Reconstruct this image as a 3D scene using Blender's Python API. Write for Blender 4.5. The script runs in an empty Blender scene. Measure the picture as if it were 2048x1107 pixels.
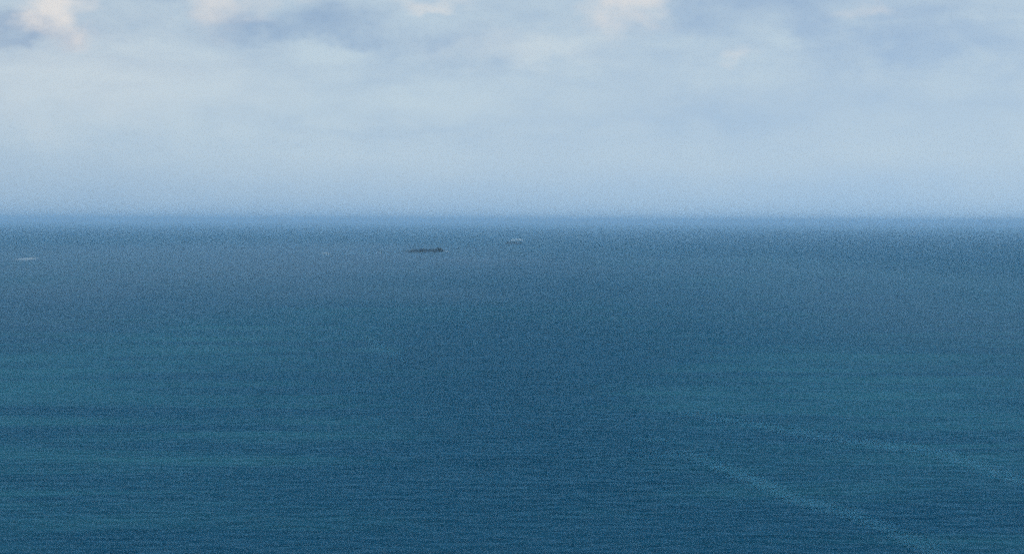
import bpy, bmesh, math, random
from mathutils import Vector, Matrix, noise

R = math.radians
S = bpy.context.scene
C = S.collection

# ------------------------------------------------------------------ camera
CAM_H = 80.0
FPX = 2813.0                      # focal length in photograph pixels (2048 wide)
TILT = math.atan(112.5 / FPX)     # camera looks slightly down
ROLL = R(0.20)
cd = bpy.data.cameras.new('camera')
cam = bpy.data.objects.new('camera', cd)
C.objects.link(cam)
cd.sensor_width = 36
cd.lens = 36 * FPX / 2048
cd.clip_start = 0.5
cd.clip_end = 400000
cam.location = (0, 0, CAM_H)
CM = Matrix.Rotation(R(90) - TILT, 4, 'X') @ Matrix.Rotation(ROLL, 4, 'Z')
cam.rotation_euler = CM.to_euler()
S.camera = cam
cd.dof.use_dof = True              # slightly soft lens, focused on the nearer water
cd.dof.focus_distance = 350
cd.dof.aperture_fstop = 0.08
S.cycles.use_denoising = False
S.cycles.volume_bounces = 2
S.cycles.use_adaptive_sampling = True
S.cycles.adaptive_threshold = 0.12
S.cycles.adaptive_min_samples = 12


def on_sea(px, py):
    """photograph pixel -> the point of the sea seen there (metres)"""
    d = CM.to_3x3() @ Vector((px - 1024, 553.5 - py, -FPX)).normalized()
    k = CAM_H / -d.z
    return Vector((d.x * k, d.y * k, 0))


def sky_dir(px, py):
    return (CM.to_3x3() @ Vector((px - 1024, 553.5 - py, -FPX))).normalized()


# ------------------------------------------------------------------ light
S.view_settings.view_transform = 'Standard'
S.view_settings.look = 'None'
S.view_settings.exposure = 0.07
S.view_settings.gamma = 1.0
SUN_EL, SUN_AZ = R(38), R(215)     # azimuth clockwise from +Y: behind and to the left

sd = bpy.data.lights.new('sun', 'SUN')
sun = bpy.data.objects.new('sun', sd)
C.objects.link(sun)
sd.energy = 1.5
sd.angle = R(12)
sd.color = (1.0, 0.95, 0.88)
sv = Vector((math.sin(SUN_AZ) * math.cos(SUN_EL), math.cos(SUN_AZ) * math.cos(SUN_EL), math.sin(SUN_EL)))
sun.rotation_euler = sv.to_track_quat('Z', 'Y').to_euler()
sun.location = (0, 0, 300)


class NT:
    """small helper for writing node trees"""
    def __init__(self, tree):
        self.t = tree
        self.n = tree.nodes
        self.l = tree.links

    def node(self, typ, **kw):
        n = self.n.new(typ)
        for k, v in kw.items():
            setattr(n, k, v)
        return n

    def put(self, sock, v):
        if isinstance(v, bpy.types.NodeSocket):
            self.l.new(v, sock)
        elif v is not None:
            sock.default_value = v

    def math(self, op, a, b=None, c=None, clamp=False):
        n = self.node('ShaderNodeMath', operation=op, use_clamp=clamp)
        self.put(n.inputs[0], a)
        self.put(n.inputs[1], b)
        if c is not None:
            self.put(n.inputs[2], c)
        return n.outputs[0]

    def vec(self, op, a, b=None, out=0):
        n = self.node('ShaderNodeVectorMath', operation=op)
        self.put(n.inputs[0], a)
        if b is not None:
            self.put(n.inputs[1], b)
        return n.outputs[out]

    def noise(self, v, scale=1, detail=4, rough=.5, dist=0, out='Fac'):
        n = self.node('ShaderNodeTexNoise')
        self.put(n.inputs['Vector'], v)
        n.inputs['Scale'].default_value = scale
        n.inputs['Detail'].default_value = detail
        n.inputs['Roughness'].default_value = rough
        n.inputs['Distortion'].default_value = dist
        return n.outputs[out]

    def step(self, v, a, b, lo=0.0, hi=1.0):
        n = self.node('ShaderNodeMapRange', interpolation_type='SMOOTHSTEP')
        self.put(n.inputs['Value'], v)
        for k, x in (('From Min', a), ('From Max', b), ('To Min', lo), ('To Max', hi)):
            self.put(n.inputs[k], x)
        return n.outputs[0]

    def mix(self, f, a, b):
        n = self.node('ShaderNodeMix', data_type='RGBA')
        self.put(n.inputs['Factor'], f)
        self.put(n.inputs['A'], a) if False else None
        self.put(n.inputs[6], a)
        self.put(n.inputs[7], b)
        return n.outputs[2]


# ------------------------------------------------------------------ sky
W = bpy.data.worlds.new('World')
S.world = W
W.use_nodes = True
w = NT(W.node_tree)
w.n.clear()
out = w.node('ShaderNodeOutputWorld')
bg = w.node('ShaderNodeBackground')
SKY = 0.10
bg.inputs['Strength'].default_value = SKY
w.l.new(bg.outputs[0], out.inputs['Surface'])
tc = w.node('ShaderNodeTexCoord')
d0 = tc.outputs['Generated']
dn = w.vec('NORMALIZE', d0)
dup = w.vec('MAXIMUM', dn, (-1, -1, 0.002))      # below the horizon: the horizon's own colour
sky = w.node('ShaderNodeTexSky', sky_type='NISHITA')
sky.sun_disc = False
sky.sun_elevation = SUN_EL
sky.sun_rotation = SUN_AZ
sky.air_density = 1.0
sky.dust_density = 0.6
sky.ozone_density = 4.0
w.l.new(w.vec('ADD', w.vec('MULTIPLY', dup, (1, 1, .85)), (0, 0, .14)), sky.inputs['Vector'])
sep = w.node('ShaderNodeSeparateXYZ')
w.l.new(dup, sep.inputs[0])
el = sep.outputs['Z']
# cloud fields live on the directions of the sky, flattened towards the horizon
flat = w.vec('MULTIPLY', dup, (1, 1, 1.9))
flat2 = w.vec('MULTIPLY', dup, (1, 1, 5.0))
n_big = w.noise(w.vec('ADD', flat2, (3.1, 1.7, .4)), 5.5, 6, .5, .3)
n_mid = w.noise(w.vec('ADD', flat, (7.7, 2.0, 5.2)), 16, 12, .62, .5)
n_warp = w.noise(flat, 20, 8, .55, 0, 'Color')
warp = w.vec('SUBTRACT', n_warp, (.5, .5, .5))
warp = w.vec('MULTIPLY', warp, (.085, .085, .065))
dw = w.vec('ADD', dup, warp)


def puff(px, py, rx, ry):
    """soft patch of sky around one direction; rx, ry in photograph pixels"""
    c = sky_dir(px, py)
    q = w.vec('SUBTRACT', dw, tuple(c))
    q = w.vec('MULTIPLY', q, (FPX / rx, FPX / rx, FPX / ry))
    r = w.vec('LENGTH', q, out=1)
    return w.step(r, 1.35, 0.0)


def add_all(terms):
    s = None
    for amp, t in terms:
        m = w.math('MULTIPLY', t, amp)
        s = m if s is None else w.math('ADD', s, m)
    return s


# thin veil of cloud: thick in the middle heights on the left, thinner to the right
veil = w.math('ADD', w.math('MULTIPLY', w.math('SUBTRACT', n_big, .5), w.step(el, .05, .13, .45, 1.0)),
              w.math('MULTIPLY', w.math('SUBTRACT', n_mid, .5), w.step(el, .04, .13, .25, .7)))
veil = w.math('ADD', veil, w.step(el, -.01, .05, .25, .72))
bank = add_all([(.20, puff(250, 170, 560, 130)), (.18, puff(1000, 110, 330, 60)),
                (-.20, puff(690, 48, 90, 55)), (.10, puff(560, 60, 70, 50)), (-.32, puff(60, 55, 140, 22)), (-.22, puff(350, 20, 120, 22)),
                (-.22, puff(540, 60, 130, 28)), (-.18, puff(1400, 25, 150, 40)),
                (-.22, puff(1620, 50, 90, 40)), (-.20, puff(1950, 60, 240, 90)), (-.16, puff(1750, 110, 260, 40)),
                (-.12, puff(900, 70, 70, 25)), (-.10, puff(760, 262, 300, 26)), (-.09, puff(1350, 232, 320, 28)), (-.08, puff(1090, 148, 240, 24)), (.15, puff(650, 105, 110, 25)), (.14, puff(1570, 90, 70, 60))])
veil = w.math('ADD', veil, bank, clamp=True)
veil = w.math('MULTIPLY', veil, w.step(el, -.01, .02, .85, 1))
# higher sky outside the photograph stays loosely clouded
veilc = w.math('MAXIMUM', w.math('MINIMUM', veil, .92), .16)
glow = add_all([(1.0, puff(120, 28, 62, 58)), (.75, puff(455, 22, 85, 46)), (.9, puff(1262, 18, 70, 60)),
                (.7, puff(880, 5, 70, 22)), (.35, puff(1735, 28, 60, 22)), (.4, puff(1468, 115, 34, 22)),
                (.3, puff(600, 5, 80, 18)), (.22, puff(120, 150, 420, 130)), (.18, puff(1060, 95, 200, 50))])
hi = w.math('MULTIPLY', w.step(n_mid, .35, .65), w.step(el, .17, .4, 0, .9))
glow = w.math('ADD', glow, hi, clamp=True)
k = 1 / SKY
veil_c = (0.52 * k, 0.635 * k, 0.71 * k, 1)
glow_c = (0.77 * k, 0.73 * k, 0.70 * k, 1)
c1 = w.mix(veilc, sky.outputs[0], veil_c)
c2 = w.mix(w.math('MULTIPLY', glow, .8), c1, glow_c)
w.l.new(c2, bg.inputs['Color'])


# ------------------------------------------------------------------ materials
def material(name):
    m = bpy.data.materials.new(name)
    m.use_nodes = True
    t = NT(m.node_tree)
    b = m.node_tree.nodes['Principled BSDF']
    return m, t, b


MAUVE = [(1.0, 330, 506, 700, 26), (.5, 800, 520, 500, 30), (.45, 1650, 545, 420, 40), (.15, 150, 600, 300, 60),
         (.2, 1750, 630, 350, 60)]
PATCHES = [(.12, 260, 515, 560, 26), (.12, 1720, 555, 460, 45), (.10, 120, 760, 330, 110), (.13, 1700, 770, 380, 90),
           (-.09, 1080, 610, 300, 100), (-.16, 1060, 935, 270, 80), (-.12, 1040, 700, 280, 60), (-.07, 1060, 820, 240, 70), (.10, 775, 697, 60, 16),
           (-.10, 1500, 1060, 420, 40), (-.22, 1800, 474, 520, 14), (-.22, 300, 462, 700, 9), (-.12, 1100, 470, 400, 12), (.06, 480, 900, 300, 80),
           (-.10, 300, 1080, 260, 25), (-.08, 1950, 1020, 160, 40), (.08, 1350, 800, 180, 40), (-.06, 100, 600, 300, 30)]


def water_material():
    m, t, b = material('sea_water')
    tc = t.node('ShaderNodeTexCoord')
    P = tc.outputs['Object']
    # wind patches and slicks, in metres on the sea
    def stretch(sx, sy, off=(0, 0, 0)):
        return t.vec('MULTIPLY', t.vec('ADD', P, off), (1 / sx, 1 / sy, 0))
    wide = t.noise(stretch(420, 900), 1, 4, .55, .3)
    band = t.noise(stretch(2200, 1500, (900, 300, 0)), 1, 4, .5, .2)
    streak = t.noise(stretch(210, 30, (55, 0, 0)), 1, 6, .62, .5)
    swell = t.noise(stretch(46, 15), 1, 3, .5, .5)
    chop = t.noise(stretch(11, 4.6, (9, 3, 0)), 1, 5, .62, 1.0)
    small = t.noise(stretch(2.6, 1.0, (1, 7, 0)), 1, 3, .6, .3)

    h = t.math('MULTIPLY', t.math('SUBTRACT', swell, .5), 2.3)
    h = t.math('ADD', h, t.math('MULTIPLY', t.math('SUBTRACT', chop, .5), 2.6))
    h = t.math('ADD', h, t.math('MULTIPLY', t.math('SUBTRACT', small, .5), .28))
    wind_shade = t.math('ADD', t.math('MULTIPLY', wide, .42), t.math('ADD', t.math('MULTIPLY', t.math('SUBTRACT', t.math('MULTIPLY', streak, 2.2), .85), .42), t.math('MULTIPLY', band, .25)))
    rough = t.step(wind_shade, .3, .7, .75, 1.2)
    h = t.math('MULTIPLY', h, rough)
    # cloud shade and sky sheen painted into the colour, plus one pale slick
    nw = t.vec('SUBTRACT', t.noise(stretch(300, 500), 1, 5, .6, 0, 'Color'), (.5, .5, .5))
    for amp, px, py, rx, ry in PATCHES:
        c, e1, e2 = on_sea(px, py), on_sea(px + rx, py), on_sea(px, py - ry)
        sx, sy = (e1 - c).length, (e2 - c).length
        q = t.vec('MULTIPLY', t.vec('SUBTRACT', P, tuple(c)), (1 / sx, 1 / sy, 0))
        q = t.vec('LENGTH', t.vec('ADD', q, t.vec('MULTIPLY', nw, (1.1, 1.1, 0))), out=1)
        wind_shade = t.math('ADD', wind_shade, t.math('MULTIPLY', t.step(q, 1.5, 0), amp))
    mauve = None  # mauve tint laid over parts of the distant water
    for amp, px, py, rx, ry in MAUVE:
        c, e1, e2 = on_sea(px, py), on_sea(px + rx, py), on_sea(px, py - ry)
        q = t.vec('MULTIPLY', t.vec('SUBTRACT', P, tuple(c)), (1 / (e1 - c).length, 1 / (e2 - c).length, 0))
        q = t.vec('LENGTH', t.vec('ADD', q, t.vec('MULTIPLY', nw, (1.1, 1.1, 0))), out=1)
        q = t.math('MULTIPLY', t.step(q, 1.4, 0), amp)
        mauve = q if mauve is None else t.math('ADD', mauve, q, clamp=True)
    bp = t.node('ShaderNodeBump')
    bp.inputs['Strength'].default_value = 1
    bp.inputs['Distance'].default_value = 1
    t.l.new(h, bp.inputs['Height'])
    col = t.mix(t.step(wind_shade, .30, .72), (0.0008, 0.047, 0.100, 1), (0.019, 0.122, 0.178, 1))
    col = t.mix(t.math('MULTIPLY', mauve, .75), col, (0.075, 0.126, 0.195, 1))
    # body colour below, sky mirrored by the waves above
    t.n.remove(b)
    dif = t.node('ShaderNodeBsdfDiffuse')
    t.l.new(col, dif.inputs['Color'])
    gl = t.node('ShaderNodeBsdfGlossy')
    gl.inputs['Color'].default_value = (.26, .62, .85, 1)
    gl.inputs['Roughness'].default_value = .20
    fr = t.node('ShaderNodeFresnel')
    fr.inputs['IOR'].default_value = 1.333
    for q in (dif, gl, fr):
        t.l.new(bp.outputs[0], q.inputs['Normal'])
    mx = t.node('ShaderNodeMixShader')
    t.l.new(t.math('MINIMUM', t.math('MULTIPLY', fr.outputs[0], .55), .4), mx.inputs[0])
    t.l.new(dif.outputs[0], mx.inputs[1])
    t.l.new(gl.outputs[0], mx.inputs[2])
    t.l.new(mx.outputs[0], m.node_tree.nodes['Material Output'].inputs['Surface'])
    return m


def rock_material():
    m, t, b = material('wet_rock')
    tc = t.node('ShaderNodeTexCoord')
    P = tc.outputs['Object']
    n1 = t.noise(P, .35, 6, .65, .3)
    n2 = t.noise(P, 1.7, 5, .6)
    z = t.node('ShaderNodeSeparateXYZ')
    t.l.new(P, z.inputs[0])
    c = t.mix(t.step(n1, .35, .65), (.003, .014, .022, 1), (.012, .034, .046, 1))
    weed = t.step(t.math('ADD', z.outputs['Z'], t.math('MULTIPLY', n2, 1.5)), 1.4, 2.6)
    c = t.mix(weed, (.002, .012, .015, 1), c)
    t.l.new(c, b.inputs['Base Color'])
    b.inputs['Roughness'].default_value = .8
    b.inputs['Specular IOR Level'].default_value = .1
    bp = t.node('ShaderNodeBump')
    bp.inputs['Distance'].default_value = .5
    t.l.new(n2, bp.inputs['Height'])
    t.l.new(bp.outputs[0], b.inputs['Normal'])
    return m


def foam_material():
    m, t, b = material('white_foam')
    tc = t.node('ShaderNodeTexCoord')
    n = t.noise(tc.outputs['Object'], .8, 6, .65)
    t.l.new(t.mix(t.step(n, .3, .65), (.20, .36, .46, 1), (.58, .68, .74, 1)), b.inputs['Base Color'])
    b.inputs['Roughness'].default_value = .7
    return m


def streak_material():
    """thin broken foam and slick water: partly see-through towards its ragged edges"""
    m, t, b = material('foam_slick')
    tc = t.node('ShaderNodeTexCoord')
    P = tc.outputs['Object']
    at = t.node('ShaderNodeAttribute', attribute_name='cover')
    n = t.noise(t.vec('MULTIPLY', P, (1 / 11, 1 / 7, 1)), 1, 7, .75, .5)
    cov = t.math('MULTIPLY', at.outputs['Fac'], t.step(n, .30, .70, .30, 1))
    t.l.new(t.math('MULTIPLY', cov, .29), b.inputs['Alpha'])
    b.inputs['Base Color'].default_value = (.09, .34, .52, 1)
    b.inputs['Roughness'].default_value = .8
    b.inputs['Specular IOR Level'].default_value = 0
    return m


WATER, ROCK, FOAM, SLICK = water_material(), rock_material(), foam_material(), streak_material()


def link(name, bm, mat, smooth=True):
    me = bpy.data.meshes.new(name)
    bm.to_mesh(me)
    bm.free()
    me.materials.append(mat)
    for p in me.polygons:
        p.use_smooth = smooth
    o = bpy.data.objects.new(name, me)
    C.objects.link(o)
    return o


def tag(o, label=None, cat=None, group=None, kind=None):
    for k_, v in (('label', label), ('category', cat), ('group', group), ('kind', kind)):
        if v:
            o[k_] = v
    return o


# ------------------------------------------------------------------ sea
SEA_R = 60000.0
bm = bmesh.new()
N = 24
vs = [[bm.verts.new((-SEA_R + 2 * SEA_R * i / N, -SEA_R + 2 * SEA_R * j / N, 0)) for j in range(N + 1)] for i in range(N + 1)]
for i in range(N):
    for j in range(N):
        bm.faces.new((vs[i][j], vs[i + 1][j], vs[i + 1][j + 1], vs[i][j + 1]))
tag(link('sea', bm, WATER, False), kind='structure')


# ------------------------------------------------------------------ rocks
def reef(name, a, b, depth, profile, seed, label):
    """low rock standing between two sea points; profile = [(0..1, height)]"""
    mid = (a + b) / 2
    ax = (b - a)
    L = ax.length
    bm = bmesh.new()
    nu, nv = 110, 34
    rows = []
    for i in range(nu + 1):
        u = i / nu
        for (u0, h0), (u1, h1) in zip(profile, profile[1:]):
            if u <= u1:
                f = (u - u0) / (u1 - u0)
                f = f * f * (3 - 2 * f)
                hgt = h0 + (h1 - h0) * f
                break
        row = []
        for j in range(nv + 1):
            v = j / nv * 2 - 1
            x = (u - .5) * L
            width = depth * .5 * (.35 + .65 * math.sin(math.pi * min(max(u, .02), .98)) ** .6)
            y = v * width
            p = Vector((x * .09 + seed, y * .09, seed * .3))
            e = (1 - abs(v) ** 2.2)
            z = (hgt + 1.6) * e - 1.6
            z += (noise.turbulence(p, 3, False) - .42) * 3.0 * e
            z += noise.noise(p * 4) * .5 * e
            # steps cut along the bedding
            zz = round(z / .9) * .9
            z = z * .8 + zz * .2
            x += noise.noise(p * 3 + Vector((9, 2, 1))) * 1.8
            y += noise.noise(p * 3 + Vector((1, 7, 4))) * 1.8
            row.append(bm.verts.new((x, y, max(z, -2))))
        rows.append(row)
    for i in range(nu):
        for j in range(nv):
            bm.faces.new((rows[i][j], rows[i + 1][j], rows[i + 1][j + 1], rows[i][j + 1]))
    # closed underside, out of sight below the water
    rim = [rows[i][0] for i in range(nu + 1)] + [rows[nu][j] for j in range(1, nv + 1)] \
        + [rows[i][nv] for i in range(nu - 1, -1, -1)] + [rows[0][j] for j in range(nv - 1, 0, -1)]
    c = bm.verts.new((0, 0, -2.4))
    for q, r in zip(rim, rim[1:] + rim[:1]):
        bm.faces.new((r, q, c))
    o = link(name, bm, ROCK, False)
    o.location = mid
    o.rotation_euler.z = math.atan2(ax.y, ax.x)
    tag(o, label, 'rock')
    return o


a = on_sea(811, 503.5)
b = on_sea(890, 503.0)
reef('rocky_reef', a, b, 34,
     [(0, 1.2), (.08, 4.6), (.2, 6.2), (.30, 8.2), (.42, 8.4), (.52, 6.6), (.66, 7.4), (.78, 10.2), (.88, 10.0), (.95, 5), (1, -.5)],
     4.2, 'long low dark rock, the darkest shape standing out of the open sea')
a2 = on_sea(1008, 487)
b2 = on_sea(1048, 487)
reef('sea_rock', a2, b2, 30,
     [(0, .2), (.15, 5.5), (.4, 7.5), (.55, 5), (.7, 5), (.86, 4.5), (1, -.8)],
     11.7, 'faint smaller dark rock farther out, just below a white breaking wave')


# ------------------------------------------------------------------ breaking waves
def breaker(px0, py0, px1, py1, hgt, deep, seed, label):
    a, b = on_sea(px0, py0), on_sea(px1, py1)
    ax = b - a
    L = ax.length
    bm = bmesh.new()
    nu, nv = max(24, int(L * 1.6)), 16
    rows = []
    for i in range(nu + 1):
        u = i / nu
        env = math.sin(math.pi * u) ** .7
        row = []
        for j in range(nv + 1):
            v = j / nv
            x = (u - .5) * L
            p = Vector((x * .18 + seed, v * 2, seed))
            crest = hgt * env * (.65 + .7 * noise.turbulence(p, 4, False))
            # curling face on the near side, long back behind
            prof = math.sin(math.pi * v ** .6)
            y = (v - .35) * deep * (.4 + .6 * env) + noise.noise(p * 1.4) * deep * .12
            z = -.35 + crest * prof + noise.noise(Vector((x * .9, y * .9, seed))) * .25 * env
            row.append(bm.verts.new((x, y, z)))
        rows.append(row)
    for i in range(nu):
        for j in range(nv):
            bm.faces.new((rows[i][j], rows[i + 1][j], rows[i + 1][j + 1], rows[i][j + 1]))
    rim = [rows[i][0] for i in range(nu + 1)] + [rows[nu][j] for j in range(1, nv + 1)] \
        + [rows[i][nv] for i in range(nu - 1, -1, -1)] + [rows[0][j] for j in range(nv - 1, 0, -1)]
    c = bm.verts.new((0, 0, -.8))
    for q, r in zip(rim, rim[1:] + rim[:1]):
        bm.faces.new((r, q, c))
    o = link('breaking_wave', bm, FOAM)
    o.location = (a + b) / 2
    o.rotation_euler.z = math.atan2(ax.y, ax.x)
    tag(o, label, 'wave', 'white waves breaking on the open sea')
    return o


breaker(30, 519.6, 80, 516.2, 1.9, 16, 1.1, 'bright white breaking wave at the far left of the sea')
breaker(1020, 480.5, 1048, 479.8, 4.2, 24, 2.7, 'white breaking wave just behind the smaller far rock')
breaker(643, 507.5, 662, 507.0, 1.6, 9, 3.9, 'small white breaking wave left of the long dark rock')
breaker(748, 505.0, 768, 504.6, 1.3, 9, 5.3, 'faint short white wave close to the left end of the long rock')
breaker(886, 503.0, 900, 502.4, 1.6, 8, 6.6, 'white wave breaking against the right end of the long rock')


# ------------------------------------------------------------------ foam lines
def foam_line(pts, seed, label, z=.03):
    """pts = [(px, py, half width in photograph pixels across, cover)]"""
    P = []
    for k_ in range(len(pts) - 1):
        p0, p1 = pts[max(k_ - 1, 0)], pts[k_]
        p2, p3 = pts[k_ + 1], pts[min(k_ + 2, len(pts) - 1)]
        for s in range(24):
            f = s / 24
            P.append([.5 * (2 * b_ + (c_ - a_) * f + (2 * a_ - 5 * b_ + 4 * c_ - d_) * f * f + (3 * b_ - a_ - 3 * c_ + d_) * f ** 3)
                      for a_, b_, c_, d_ in zip(p0, p1, p2, p3)])
    P.append(list(pts[-1]))
    bm = bmesh.new()
    lay = bm.verts.layers.float.new('cover')
    rows = []
    nv = 10
    mid = on_sea(P[len(P) // 2][0], P[len(P) // 2][1])
    for i, (x, y, wd, cv) in enumerate(P):
        row = []
        wob = 1 + .5 * noise.noise(Vector((i * .07, seed, 0)))
        for j in range(nv + 1):
            v = j / nv * 2 - 1
            q = on_sea(x, y + v * wd * 1.4 * wob) - mid
            vert = bm.verts.new((q.x, q.y, 0))
            vert[lay] = cv * max(0, 1 - v * v) ** 1.3
            row.append(vert)
        rows.append(row)
    for i in range(len(P) - 1):
        for j in range(nv):
            bm.faces.new((rows[i][j], rows[i + 1][j], rows[i + 1][j + 1], rows[i][j + 1]))
    bmesh.ops.recalc_face_normals(bm, faces=bm.faces)
    o = link('foam_line', bm, SLICK)
    if o.data.polygons[0].normal.z < 0:
        o.data.flip_normals()
    o.location = mid + Vector((0, 0, z))
    tag(o, label, 'foam', 'pale foam lines curving over the water')
    return o


foam_line([(1270, 905, 5, 0), (1380, 912, 8, .45), (1450, 938, 10, .8), (1530, 968, 13, 1), (1600, 1000, 11, .8),
           (1690, 1022, 12, .8), (1780, 1060, 14, .6), (1860, 1098, 16, .6), (1960, 1150, 18, .5)], 1.0,
          'nearer pale foam line running from mid sea down to the bottom edge')
foam_line([(1340, 826, 4, 0), (1430, 834, 5, .45), (1510, 848, 6, .6), (1640, 872, 8, .75), (1760, 887, 8, .8), (1860, 902, 9, 1), (1950, 930, 11, .8),
           (2040, 960, 12, .6), (2140, 1000, 14, .5)], 2.0,
          'farther pale foam line curving out to the right edge', .04)

foam_line([(880, 501, .8, 0), (905, 499, 1.2, .7), (940, 493, 1.5, .55), (975, 488.5, 1.5, .6), (1004, 486.5, 1.2, 0)], 3.0,
          'faint far foam line joining the long dark rock and the smaller far rock', .05)
foam_line([(640, 508, .8, 0), (690, 507.5, 1.2, .6), (745, 505.5, 1.4, .8), (790, 504.5, 1.2, .7), (812, 504.5, .8, 0)], 4.0,
          'faint far foam line reaching the left end of the long dark rock', .05)

foam_line([(725, 676, 3, 0), (752, 688, 7, .6), (785, 706, 8, .55), (815, 722, 5, 0)], 5.0,
          'faint pale smear of foam alone in mid sea below the long dark rock', .03)
foam_line([(1265, 876, 2, 0), (1300, 878, 3, .8), (1350, 880, 2, 0)], 6.0,
          'short faint pale foam dash left of both long curved lines', .05)

# ------------------------------------------------------------------ haze
bpy.ops.mesh.primitive_cube_add(size=1)
hz = bpy.context.object
hz.name = 'haze'
HZ_T, HZ_B = CAM_H + 60, -3.6
hz.scale = (2 * SEA_R + 800, 2 * SEA_R + 800, HZ_T - HZ_B)
hz.location = (0, 0, (HZ_T + HZ_B) / 2)
hm = bpy.data.materials.new('haze_air')
hm.use_nodes = True
h = NT(hm.node_tree)
h.n.clear()
ho = h.node('ShaderNodeOutputMaterial')
pv = h.node('ShaderNodeVolumePrincipled')
pv.inputs['Color'].default_value = (.42, .71, 1, 1)
pv.inputs['Density'].default_value = 8.0e-5
pv.inputs['Anisotropy'].default_value = 0.0
h.l.new(pv.outputs[0], ho.inputs['Volume'])
hz.data.materials.append(hm)
tag(hz, kind='stuff')
hz['label'] = 'pale blue sea haze fading the far water into the sky'
